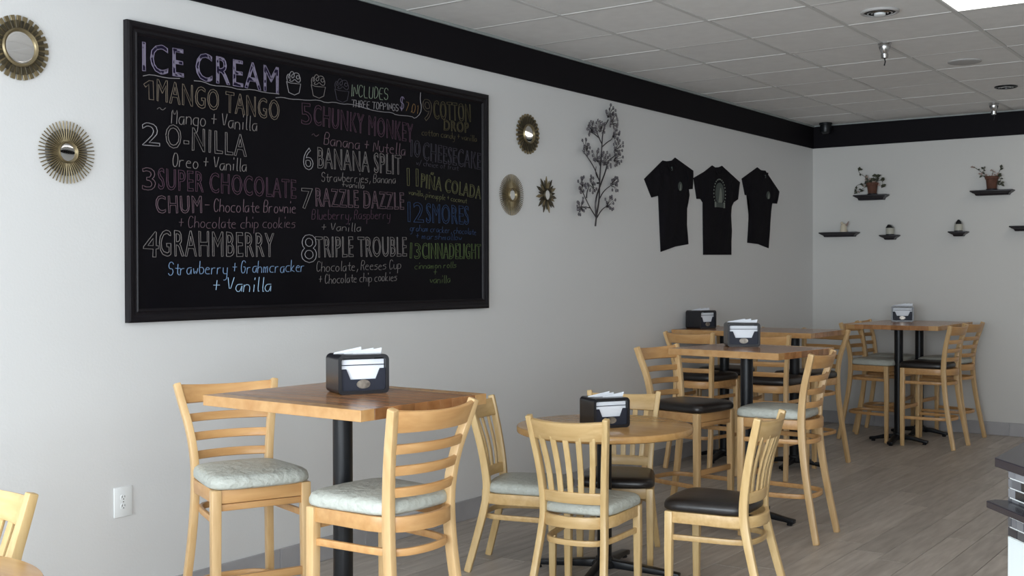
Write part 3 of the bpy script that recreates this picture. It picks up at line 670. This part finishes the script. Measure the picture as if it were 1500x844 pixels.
for st, txt, y0, z0, y1, z1, h, c in CHALK:
    a = Vector((y0, z0)); b = Vector((min(y1, 5.515), z1)); d = (b-a); Lw = d.length; d.normalize(); nrm = Vector((-d.y, d.x))
    lab = '%s chalk lettering reading %s' % (CN[c], txt.replace('~', 'a dash').replace('$', 'a dollar sign'))
    if st == 'S':
        W_ = width_of(txt)-1; px = Lw/max(W_, 4); py = h/6.0; polys = []; cur = 0
        if len(txt) <= 1 and txt in '~+': px = Lw/5; py = px
        rr = random.Random(txt+str(y0))
        for ch in txt:
            if ch != ' ':
                jx, jy = rr.uniform(-.2, .2), rr.uniform(-.25, .25)
                for stroke in GL[ch].split('|'):
                    pts = [Vector((int(q[0])-1+jx, int(q[1])-3+jy)) for q in stroke.split()]
                    pts = bez(pts, 1 if len(pts) > 2 else 0)
                    polys.append([(lambda v: (v.x, v.y))(a+d*((cur+p.x+.18*p.y)*px)+nrm*(p.y*py)) for p in pts])
            cur += width_of(ch)
        chalk_curve(polys, .0014 if h < .055 else .0019, 'chalk_lettering', 'chalk_'+c, lab)
    else:
        cu = bpy.data.curves.new('chalk', 'FONT'); cu.body = txt; cu.size = 1; cu.fill_mode = 'NONE'
        cu.space_character = .82 if txt.isdigit() else 1.12; cu.offset = .018
        tmp = bpy.data.objects.new('t', cu); COL.objects.link(tmp)
        bpy.data.objects.remove(tmp)
        # get the outline polylines, scale them, then give them one even chalk width
        tmp = bpy.data.objects.new('t', cu); COL.objects.link(tmp); cu.resolution_u = 3
        dg = bpy.context.evaluated_depsgraph_get(); me = bpy.data.meshes.new_from_object(tmp.evaluated_get(dg))
        bpy.data.objects.remove(tmp)
        V = [v.co.copy() for v in me.vertices]; adj = {}
        if txt == '1':      # hand-drawn numeral one with its flag
            V = [Vector(q+(0,)) for q in ((.15,.62),(.0,.74),(.45,1),(.80,1),(.80,0),(.42,0),(.42,.78))]
        wx0, wx1 = min(v.x for v in V), max(v.x for v in V); sx = Lw/(wx1-wx0); sy = h/max(v.y for v in V)
        for i, j in ([tuple(e.vertices) for e in me.edges] if txt != '1' else [(q, (q+1) % 7) for q in range(7)]):
            adj.setdefault(i, []).append(j); adj.setdefault(j, []).append(i)
        seen = set(); polys = []
        rr = random.Random(txt)
        for s0 in list(adj):
            if s0 in seen: continue
            loop = [s0]; seen.add(s0); cur = s0
            while True:
                nx = [q for q in adj[cur] if q not in seen]
                if not nx: break
                cur = nx[0]; seen.add(cur); loop.append(cur)
            loop.append(s0)
            P = []
            for q in loop:
                v = V[q]; P.append((v.x-wx0)*1.0); P[-1] = a+d*(P[-1]*sx)+nrm*(v.y*sy)
            polys.append([(p.x+rr.uniform(-.0012, .0012), p.y+rr.uniform(-.0012, .0012)) for p in P])
        chalk_curve(polys, .0019 if c != 'lilac' else .0022, 'chalk_lettering', 'chalk_'+c, lab)
        if c == 'lilac':      # chalk rubbed in patches inside the heading letters
            cu2 = bpy.data.curves.new('chalk', 'FONT'); cu2.body = txt; cu2.size = 1; cu2.fill_mode = 'FRONT'; cu2.space_character = 1.12; cu2.offset = .0; cu2.dimensions = '2D'
            mx = Matrix(((0, 0, 1, .0186), (d.x*sx, nrm.x*sy, 0, (a+d*(-wx0*sx)).x-boff.y), (d.y*sx, nrm.y*sy, 0, (a+d*(-wx0*sx)).y-boff.z), (0, 0, 0, 1)))
            curve_to_part(cu2, 'chalk_shading', 'chalk_patch', None, mx)
        if False:
            mb = MB(); allp = [p for P in polys for p in P]
            for P in polys:
                for i in range(0, len(P)-1, 2):
                    # dash hugging the outline on its inner side
                    p, q = Vector(P[i]), Vector(P[i+1]); m_ = (p+q)/2
                    mb.lathe([(.0042, 0), (.0035, .0012)], (.018, m_.x-boff.y, m_.y-boff.z), (1, 0, 0), 6)
            mb.build('chalk_shading', 'chalk_lilac', board, smooth=False)
        bpy.data.meshes.remove(me)
chalk_curve([[tuple(p) for p in bez(u1, 1)], [tuple(p) for p in bez(u2, 1)], [tuple(p) for p in bez(brace, 1)]], .0019, 'chalk_underline', 'chalk_white', 'wavy chalk line under the heading, curling up at the price')
for cupp, topp, c in ((cup0, top0, 'white'), (cup1, top1, 'grey'), (cup2, top2, 'dim')):
    chalk_curve([cupp, [tuple(p) for p in bez(topp, 1)]], .0019, 'chalk_drawing', 'chalk_'+c, 'chalk drawing of a cup heaped with ice cream, %s' % CN[c])

# ================================================================ SUNBURST MIRRORS
def mirror(y, z, R, ri, nray, style, label):
    t = thing('sunburst_mirror', label, 'mirror', (0, y, z), 0, 'sunburst wall mirrors')
    MB().lathe([(ri*1.25, .001), (ri*1.25, .010), (ri*1.05, .014)], ax=(1,0,0), seg=40).build('backing_disc', 'gold_d', t)
    MB().lathe([(ri*1.22, .010), (ri*1.24, .020), (ri*1.16, .027), (ri*1.04, .024), (ri, .016)], ax=(1,0,0), seg=48).build('rim', 'gold' if style != 'spike' else 'gold_d', t)
    prof = [(ri*1.02, .013)]+[(ri*math.cos(a), .0165+.0009*math.sin(a)) for a in [i*math.pi/2/8 for i in range(9)]]
    MB().lathe(prof, ax=(1,0,0), seg=48).build('mirror_glass', 'mirror', t)
    u = (0, 1, 0); v = (0, 0, 1)
    if style == 'paddle':
        a = MB().prism([(-.006, ri), (.006, ri), (.0095, R), (-.0095, R)], (.004, 0, 0), u, v, (1, 0, 0), .006).mesh('ray', 'gold', bev=.001, seg=1, smooth=False)
        b = MB().prism([(-.005, ri), (.005, ri), (.0075, R*.84), (-.0075, R*.84)], (.011, 0, 0), u, v, (1, 0, 0), .005).mesh('ray', 'gold_d', bev=.001, seg=1, smooth=False)
        for i in range(nray):
            link_mesh('ray', a, t, (0, 0, 0), (2*math.pi*i/nray, 0, 0)); link_mesh('ray', b, t, (0, 0, 0), (2*math.pi*(i+.5)/nray, 0, 0))
    elif style == 'rod':
        a = MB().sweep([(.008, 0, ri*1.0), (.010, 0, R)], (1, 0, 0), .0045, .004).mesh('ray', 'gold', bev=.001, seg=1)
        b = MB().sweep([(.006, 0, ri*1.0), (.006, 0, R*.75)], (1, 0, 0), .0040, .003).mesh('ray', 'gold_d', bev=.001, seg=1)
        for i in range(nray):
            link_mesh('ray', a, t, (0, 0, 0), (2*math.pi*i/nray, 0, 0)); link_mesh('ray', b, t, (0, 0, 0), (2*math.pi*(i+.5)/nray, 0, 0))
    elif style == 'spike':
        for i in range(nray):
            rr = R*(1.0 if i % 2 == 0 else .80); wd = .011 if i % 2 == 0 else .009
            a = MB().prism([(-wd*.5, ri), (wd*.5, ri), (wd, rr*.72), (0, rr), (-wd, rr*.72)], (.004+.004*(i % 2), 0, 0), u, v, (1, 0, 0), .004)
            o = a.build('ray', 'gold_d' if i % 3 else 'gold', t, smooth=False); o.rotation_euler = (2*math.pi*i/nray, 0, 0)
    elif style == 'round_end':
        P = [(-.006, ri), (.006, ri), (.009, R-.010), (.007, R-.003), (0, R), (-.007, R-.003), (-.009, R-.010)]
        a = MB().prism(P, (.005, 0, 0), u, v, (1, 0, 0), .006).mesh('ray', 'gold', smooth=False)
        b = MB().prism([(p[0]*.9, p[1]*.88 if p[1] > ri else p[1]) for p in P], (.010, 0, 0), u, v, (1, 0, 0), .005).mesh('ray', 'gold_d', smooth=False)
        for i in range(nray):
            link_mesh('ray', a, t, (0, 0, 0), (2*math.pi*i/nray, 0, 0)); link_mesh('ray', b, t, (0, 0, 0), (2*math.pi*(i+.5)/nray, 0, 0))
mirror(2.532, 2.365, .127, .062, 28, 'paddle', 'gold sunburst mirror with flat paddle rays, cut by the left edge of the photo')
mirror(2.737, 1.971, .128, .036, 48, 'rod', 'gold sunburst mirror with many thin rods, between the photo edge and the chalkboard')
mirror(6.031, 2.370, .130, .052, 26, 'round_end', 'sunburst mirror with rounded rays right of the chalkboard, the topmost of three')
mirror(5.849, 1.970, .130, .034, 60, 'rod', 'dense thin-rayed sunburst mirror right of the chalkboard, lower left of three')
mirror(6.245, 1.992, .122, .034, 22, 'spike', 'small spiky sunburst mirror with pointed petals, lower right of three')

# ================================================================ METAL FLOWER SPRAY
fo = Vector((0, 6.834, 1.805))
spray = thing('metal_flower_spray', 'dark metal branch wall ornament with jewelled flower clusters, left of the T-shirts', 'wall decoration', fo)
stems = MB()
for i, P in enumerate(STEMS):
    pp = [Vector((.012+.012*math.sin(i*1.7)*min(k, 2)/2+.01, p[0], p[1]))-fo for k, p in enumerate(P)]
    pp = bez(pp, 2); n = len(pp); r0 = .0062 if i < 2 else .0042
    stems.tube(pp, [r0*(1-.45*k/n) for k in range(n)], 6)
stems.tube([Vector((.001, 6.889, 2.11))-fo, Vector((.02, 6.889, 2.11))-fo], .006, 6)
stems.build('stem', 'bronze_stem', spray)
rr = random.Random(11)
for i, (cy, cz) in enumerate(CLUSTERS):
    c = Vector((.03, cy, cz))-fo
    # direction outwards from the plant's axis
    base = Vector((0, 6.90-cy, max(-.15, min(-.03, (2.1-cz)*.1-.09)))).normalized()*.055
    st = MB(); fl_ = MB(); jw = MB()
    for k in range(15):
        a = 2*math.pi*k/15+rr.random(); q = .058*math.sqrt(rr.uniform(.12, 1))
        p = c+Vector((rr.uniform(.0, .03), math.cos(a)*q*1.0, math.sin(a)*q*1.05))
        st.tube([c+base*.8, (c+base*.3+p)/2, p], .0016, 4)
        for m_ in range(5):
            b = 2*math.pi*m_/5+a
            fl_.lathe([(.0042, -.001), (.005, .001), (.002, .003)], tuple(p+Vector((0, math.cos(b)*.0075, math.sin(b)*.0075))), (1, .0, 0), 6)
        jw.lathe([(.0046, .0), (.004, .003), (.001, .005)], tuple(p), (1, 0, 0), 6)
    f = st.build('flower_cluster', 'bronze_stem', spray)
    struct(fl_.build('petals', 'petal', f), 'stuff'); struct(jw.build('jewels', 'jewel', f), 'stuff')

# ================================================================ T-SHIRTS
def shirt(poly, label, oy, col_i, front):
    cy = sum(p[0] for p in poly)/len(poly); zb = min(p[1] for p in poly)
    root = Vector((0, cy, zb))
    t = thing('t_shirt', label, 'shirt', root, 0, 'black T-shirts pinned to the wall')
    # dense puffed cloth: fill the outline with a grid, raise it towards the middle, gather folds
    bm = bmesh.new()
    ring = [Vector((0, p[0], p[1]))-root for p in poly]
    n = len(ring); pts = []
    for i in range(n):
        a, b = ring[i], ring[(i+1) % n]; m_ = max(1, int((b-a).length/.03))
        pts += [a+(b-a)*k/m_ for k in range(m_)]
    vs = [bm.verts.new(p) for p in pts]; f = bm.faces.new(vs)
    bmesh.ops.triangulate(bm, faces=[f])
    for _ in range(2):
        bmesh.ops.subdivide_edges(bm, edges=[e for e in bm.edges if e.calc_length() > .03], cuts=1)
        bmesh.ops.triangulate(bm, faces=bm.faces[:])
    seg2 = list(zip(pts, pts[1:]+pts[:1]))
    def dist(p):
        best = 9
        for a, b in seg2:
            ab = b-a; u_ = max(0, min(1, (p-a).dot(ab)/ab.length_squared)); best = min(best, (p-a-ab*u_).length)
        return best
    for v in bm.verts:
        q = dist(v.co); puff = .020*(1-math.exp(-q/.03))
        fold = .004*math.sin(v.co.y*42+1.5*math.sin(v.co.z*9))*min(1, q/.03)
        v.co.x = .006+puff+fold
    ext = bmesh.ops.extrude_face_region(bm, geom=bm.faces[:])
    for e in ext['geom']:
        if isinstance(e, bmesh.types.BMVert): e.co.x = .001
    bmesh.ops.recalc_face_normals(bm, faces=bm.faces)
    me = bpy.data.meshes.new('cloth'); bm.to_mesh(me); bm.free()
    for p in me.polygons: p.use_smooth = True
    me.set_sharp_from_angle(angle=R_(60)); me.materials.append(M['shirt'])
    o = bpy.data.objects.new('cloth', me); COL.objects.link(o); o.parent = t
    return t, root
def ell(cy, cz, a, b, n=28): return [(cy+a*math.cos(2*math.pi*i/n), cz+b*math.sin(2*math.pi*i/n)) for i in range(n)]
for poly, label, kind, em, collar in ((sa, 'black T-shirt on the wall, small chest emblem, the left of three', 0, (8.097, 2.16, .035, .036), (7.965, 2.35)),
                              (sb, 'black T-shirt on the wall with a large oval print, the middle of three', 1, (8.813, 2.145, .085, .09), (8.81, 2.372)),
                              (sc, 'black T-shirt on the wall, small chest emblem, the right of three', 0, (9.828, 2.185, .042, .036), (9.77, 2.413))):
    t, root = shirt(poly, label, 0, 0, 0)
    X = .031
    def loc(P): return [(p[0]-root.y, p[1]-root.z) for p in P]
    # neckband
    cy, cz = collar
    nb = [Vector((.022, cy+.055*math.cos(a), cz-.022-.045*math.sin(a)))-root for a in [math.pi*i/10 for i in range(11)]]
    MB().sweep([Vector((p.x+.004, p.y, p.z)) for p in nb], (1, 0, 0), .012, .006).build('neckband', 'shirt', t)
    e = MB().prism(loc(ell(em[0], em[1], em[2], em[3])), (X-.004, 0, 0), (0,1,0), (0,0,1), (1,0,0), .004).build('oval_print', 'print', t, smooth=False)
    f = MB().prism(loc([(em[0]-em[2]*.35, em[1]-em[3]*.85), (em[0]+em[2]*.45, em[1]-em[3]*.85), (em[0]+em[2]*.42, em[1]+em[3]*.05), (em[0]+em[2]*.22, em[1]+em[3]*.5), (em[0]+em[2]*.05, em[1]+em[3]*.45), (em[0]-em[2]*.1, em[1]-em[3]*.1)]), (X, 0, 0), (0,1,0), (0,0,1), (1,0,0), .0015)
    f.build('pale_figure', 'print_l', e, smooth=False)
    if kind:
        d = MB()
        for i in range(22):
            a = R_(-60+300*i/21)
            d.lathe([(.007, 0), (.006, .003)], (X-.003, em[0]+.112*math.cos(a)-root.y, em[1]+.118*math.sin(a)-root.z), (1,0,0), 8)
        d.build('dotted_border', 'print_l', e, smooth=False)
        b = MB().box((X-.004, em[0]-.09-root.y, 2.028-root.z), (X+.001, em[0]+.09-root.y, 2.065-root.z)).build('banner_print', 'print', e, smooth=False)
        MB().box((X-.004, em[0]-.095-root.y, 2.026-root.z), (X+.002, em[0]-.072-root.y, 2.072-root.z)).box((X-.004, em[0]+.072-root.y, 2.026-root.z), (X+.002, em[0]+.095-root.y, 2.072-root.z)).build('banner_end', 'print_l', e, smooth=False)
    else:
        MB().box((.021, collar[0]-.005-root.y, collar[1]-.075-root.z), (.030, collar[0]+.005-root.y, collar[1]-.045-root.z)).build('neck_label', 'print', t, smooth=False)

# ================================================================ OUTLET
t = thing('wall_outlet', 'white double electrical outlet low on the left wall', 'outlet', (0, 2.998, .434))
MB().box((.0005, -.045, 0), (.006, .045, .128)).build('cover_plate', 'white_plastic', t, bev=.002)
for z in (.045, .083):
    s_ = MB().prism([(.015*math.cos(a)*1.0, z+.0145*max(-.8, min(.8, math.sin(a)))) for a in [2*math.pi*i/24 for i in range(24)]], (.0055, 0, 0), (0,1,0), (0,0,1), (1,0,0), .002).build('socket', 'white_plastic', t, smooth=False)
    MB().box((.0072, -.0075, z-.001), (.0078, -.0050, z+.008)).box((.0072, .0050, z-.001), (.0078, .0075, z+.008)).lathe([(.0026, 0), (.0026, .0006)], (.0072, 0, z-.007), (1,0,0), 10).build('slot', 'dark', s_, smooth=False)
MB().lathe([(.003, 0), (.0026, .001)], (.006, 0, .064), (1,0,0), 10).build('screw', 'chrome', t)

# ================================================================ WALL SHELVES on the back wall
def shelf(x0, x1, z, label, h=.042, d=.115):
    """crown-profile ledge; z = top surface"""
    xc = (x0+x1)/2; hw = (x1-x0)/2
    t = thing('wall_shelf', label, 'shelf', (xc, L, z-h), 0, 'small black wall shelves')
    MB().box((-hw, -d, h-.012), (hw, -.0005, h)).build('top_board', 'shelf', t, bev=.002)
    vs = []
    k = [(-.004, .004), (-.018, .012), (-.030, .030), (-.040, .034)]
    lev = [(h-.012, .006), (h-.020, .016), (h-.030, .034), (0, .042)]
    for z_, ins in lev: vs += [(-hw+ins, -.0005, z_), (-hw+ins, -d+ins, z_), (hw-ins, -d+ins, z_), (hw-ins, -.0005, z_)]
    fs = [(0,1,2,3), (15,14,13,12)]
    for i in range(3): fs += [(4*i+j, 4*i+(j+1) % 4, 4*i+4+(j+1) % 4, 4*i+4+j) for j in range(4)]
    MB().add(vs, fs).build('moulding', 'shelf', t, smooth=False)
shelf(.443, .761, 2.227, 'black wall shelf on the back wall with a leafy potted plant, near the corner', .05)
shelf(1.521, 1.885, 2.223, 'black wall shelf on the back wall with a spindly potted plant, further right', .045)
shelf(.102, .478, 1.875, 'black wall shelf with a small cream figurine, nearest the room corner', .045)
shelf(.696, .865, 1.838, 'tiny black wall shelf holding a jar with a slanted dark lid', .045)
shelf(1.329, 1.492, 1.857, 'tiny black wall shelf holding a lantern jar with a domed dark lid', .045)
shelf(1.857, 2.235, 1.893, 'black wall shelf cut off by the right edge of the photo', .045)
def leaf_blade(mb, a, b, wd, up=(0, -1, .3)):
    a, b = Vector(a), Vector(b); d = (b-a); s = d.cross(Vector(up)).normalized()*wd; n = s.cross(d).normalized()*.0012
    m_ = a+d*.5+Vector((0, 0, .004))
    P = [a, m_+s, b, m_-s]
    mb.add([p+n for p in P]+[p-n for p in P], [(0,1,2,3), (7,6,5,4), (0,4,5,1), (1,5,6,2), (2,6,7,3), (3,7,4,0)])
def plant(x, z, label, seed, sprays, r=.05, h=.105, dy=-.06):
    t = thing('potted_plant', label, 'plant', (x, L+dy, z))
    p = MB().lathe([(r*.72, 0), (r*.78, .004), (r*.98, h*.78), (r*1.12, h*.80), (r*1.14, h), (r*1.0, h), (r*.95, h*.9), (0, h*.9)], seg=24).build('pot', 'terracotta', t)
    MB().lathe([(r*.9, 0), (r*.95, .010), (r*.80, .012)], seg=24).build('saucer', 'shelf', t)
    rg = random.Random(seed)
    for pts, nl, size, mt in sprays:
        path = bez([Vector(q) for q in pts], 2)
        s_ = MB().tube(path, .0022, 5).build('stem', 'leaf', t)
        for k in range(nl):
            q = path[int((k+1)/(nl+.5)*(len(path)-1))]
            an = rg.uniform(0, 2*math.pi); ln = size*rg.uniform(.8, 1.45)
            e = q+Vector((math.cos(an)*ln, rg.uniform(-.4, .4)*ln, math.sin(an)*ln))
            mb = MB(); leaf_blade(mb, q, e, ln*.32); mb.build('leaf', mt if rg.random() < .75 else 'petal_p', s_, smooth=False)
plant(.615, 2.227, 'terracotta pot of dark trailing leaves on the shelf nearer the corner', 1, [
    ([(-.01, 0, .10), (-.06, -.01, .17), (-.125, -.02, .215), (-.135, 0, .25)], 6, .035, 'leaf'),
    ([(-.02, 0, .10), (-.09, -.02, .11), (-.16, -.02, .09), (-.17, -.02, .01)], 9, .028, 'leaf'),
    ([(-.02, 0, .10), (-.10, -.02, .06), (-.12, -.02, .02)], 5, .028, 'leaf'),
    ([(0, 0, .10), (.02, -.01, .15), (.05, 0, .19)], 8, .042, 'leaf'),
    ([(.02, 0, .10), (.07, -.01, .14), (.105, 0, .12), (.09, 0, .06)], 9, .036, 'leaf'),
    ([(-.03, 0, .10), (-.03, -.01, .14), (-.05, 0, .145)], 8, .036, 'leaf'),
    ([(.0, -.01, .10), (.01, -.03, .13), (.03, -.04, .10)], 8, .036, 'leaf')], r=.05, h=.115)
plant(1.70, 2.223, 'terracotta pot with spindly curling leaf sprays on the right-hand upper shelf', 2, [
    ([(-.03, 0, .12), (-.08, -.01, .135), (-.10, 0, .15), (-.07, 0, .18), (-.06, 0, .20)], 8, .028, 'leaf'),
    ([(-.03, 0, .12), (-.08, -.01, .16), (-.13, 0, .20), (-.16, 0, .22)], 6, .024, 'leaf'),
    ([(.0, 0, .12), (.01, -.01, .15), (.01, 0, .18)], 5, .024, 'petal_p'),
    ([(.03, 0, .12), (.06, -.01, .15), (.075, 0, .19)], 6, .030, 'leaf'),
    ([(.04, 0, .12), (.07, -.01, .12), (.08, 0, .06), (.065, 0, .04)], 10, .030, 'leaf')], r=.052, h=.125)
t = thing('figurine', 'small cream ceramic bird-like figurine on the shelf nearest the corner', 'figurine', (.335, L-.06, 1.875))
MB().lathe([(.034, 0), (.036, .01), (.028, .03), (.030, .055), (.022, .075), (.012, .082)], seg=18).build('body', 'cream', t)
MB().tube([(.012, 0, .055), (.035, 0, .075), (.05, 0, .105)], [.012, .010, .003], 8).build('tail', 'petal_p', t)
MB().lathe([(.004, -.014), (.013, -.006), (.014, .004), (.004, .013)], (-.018, 0, .088), seg=12).build('head', 'cream', t)
def jar(x, z, label, dome):
    t = thing('lantern_jar', label, 'jar', (x, L-.062, z))
    MB().lathe([(.034, 0), (.037, .004), (.037, .058), (.033, .066)], seg=20).build('glass', 'jar', t)
    MB().lathe([(.039, -.0), (.039, .006), (.037, .008)], seg=20).build('base_ring', 'iron', t)
    if dome: MB().lathe([(.026, .064), (.028, .07), (.022, .088), (.012, .102), (.006, .108)], seg=16).build('lid', 'iron', t)
    else: MB().add([(-.034,-.03,.066),(.034,-.03,.066),(.034,.03,.066),(-.034,.03,.066),(-.016,-.02,.098),(.002,-.02,.098),(.002,.02,.098),(-.016,.02,.098)], [(3,2,1,0),(4,5,6,7),(0,1,5,4),(1,2,6,5),(2,3,7,6),(3,0,4,7)]).build('lid', 'iron', t, bev=.003)
    MB().tube([(.037*math.cos(a), -.0, .066+.03*math.sin(a)) for a in [math.pi*i/8 for i in range(9)]], .0012, 5).build('bail', 'iron', t)
jar(.785, 1.838, 'pale glass jar with a slanted dark lid on a tiny shelf', False)
jar(1.412, 1.857, 'pale lantern jar with a domed dark lid on a tiny shelf', True)
t = thing('figurine', 'small pale ornament on the shelf at the right edge of the photo', 'figurine', (2.06, L-.06, 1.893))
MB().lathe([(.03, 0), (.03, .01), (.02, .03), (.024, .05), (.01, .07)], seg=16).build('body', 'jar', t)
MB().lathe([(.004, .068), (.012, .074), (.012, .084), (.003, .092)], seg=12).build('head', 'jar', t)

# ================================================================ SERVICE COUNTER at the right edge
A = Vector((3.443, 3.555, 0)); d1 = Vector((.63, -.777, 0)).normalized(); d2 = Vector((0, 1, 0)); d3 = Vector((1, 0, 0))
ct = thing('service_counter', 'angled service counter with dark top and mosaic tile band at the right edge', 'counter', A)
def poly_off(o, l1=2.4, l2=.75):
    """outline of the counter end grown by o, in coordinates relative to A"""
    n1 = Vector((-d1.y*-1, d1.x*-1, 0)); n1 = Vector((d1.y, -d1.x, 0))      # left-hand normal of d1
    if n1.x > 0: n1 = -n1
    n2 = Vector((-1, 0, 0))
    # corner = intersection of the two offset lines
    k = (1+n1.dot(n2)); c = (n1+n2)*(o/k)
    p1 = c+d1*l1; p2 = c+Vector((0, 1, 0))*l2
    return [(p1.x, p1.y), (c.x, c.y), (p2.x, p2.y), (p2.x+1.4, p2.y), (p1.x+1.0, p1.y)]
def slab(name, m, o, z0, z1, bev=0, parent=ct):
    P = poly_off(o); k = len(P)
    vs = [(x, y, z0) for x, y in P]+[(x, y, z1) for x, y in P]
    return MB().add(vs, [tuple(range(k))[::-1], tuple(range(k, 2*k))]+[(i, (i+1) % k, k+(i+1) % k, k+i) for i in range(k)]).build(name, m, parent, bev=bev, smooth=False)
slab('worktop', 'counter', .035, .903, .93, .003)
slab('base', 'counter_side', 0, .0, .70)
band = slab('tile_backing', 'mortar', -.004, .70, .903)
CN1 = Vector((d1.y, -d1.x, 0)); CN1 = -CN1 if CN1.x > 0 else CN1
o_, e_ = Vector((0,0,0)), .064
MB().prism([(-.004, -.003), (-.018, .030), (-.004, e_), (2.4, e_), (2.4, -.003)], (0, 0, .785), tuple(d1), tuple(CN1), (0, 0, 1), .021).build('ledge', 'counter', ct, bev=.003, smooth=False)
rg = random.Random(5)
rows = [.7035+i*.0285 for i in range(7)]
for r_i, z in enumerate(rows):
    if .775 < z < .806 and False: continue
    s = -.002 if r_i % 2 else -.002
    for (dd, nn, lim, sg) in ((d1, CN1, .62, 1), (d2, Vector((-1, 0, 0)), .4, 1)):
        s = .002; first = True
        while s < lim:
            ln = rg.choice([.024, .036, .05]) if not (first and r_i % 2) else .016
            first = False
            h_ = .0240 if z+.0240 < .903 else .903-z
            p = dd*s; q = dd*(s+ln)
            mb = MB(); n0 = nn*-.004; n1_ = nn*.0005
            mb.add([p+n0, q+n0, q+n1_, p+n1_]+[v+Vector((0,0,h_)) for v in (p+n0, q+n0, q+n1_, p+n1_)], [(3,2,1,0),(4,5,6,7),(0,1,5,4),(1,2,6,5),(2,3,7,6),(3,0,4,7)])
            for i_ in range(len(mb.v)): mb.v[i_] = mb.v[i_]+Vector((0, 0, z))
            mb.build('mosaic_tile', 'mosaic', band, smooth=False)
            s += ln+.0045
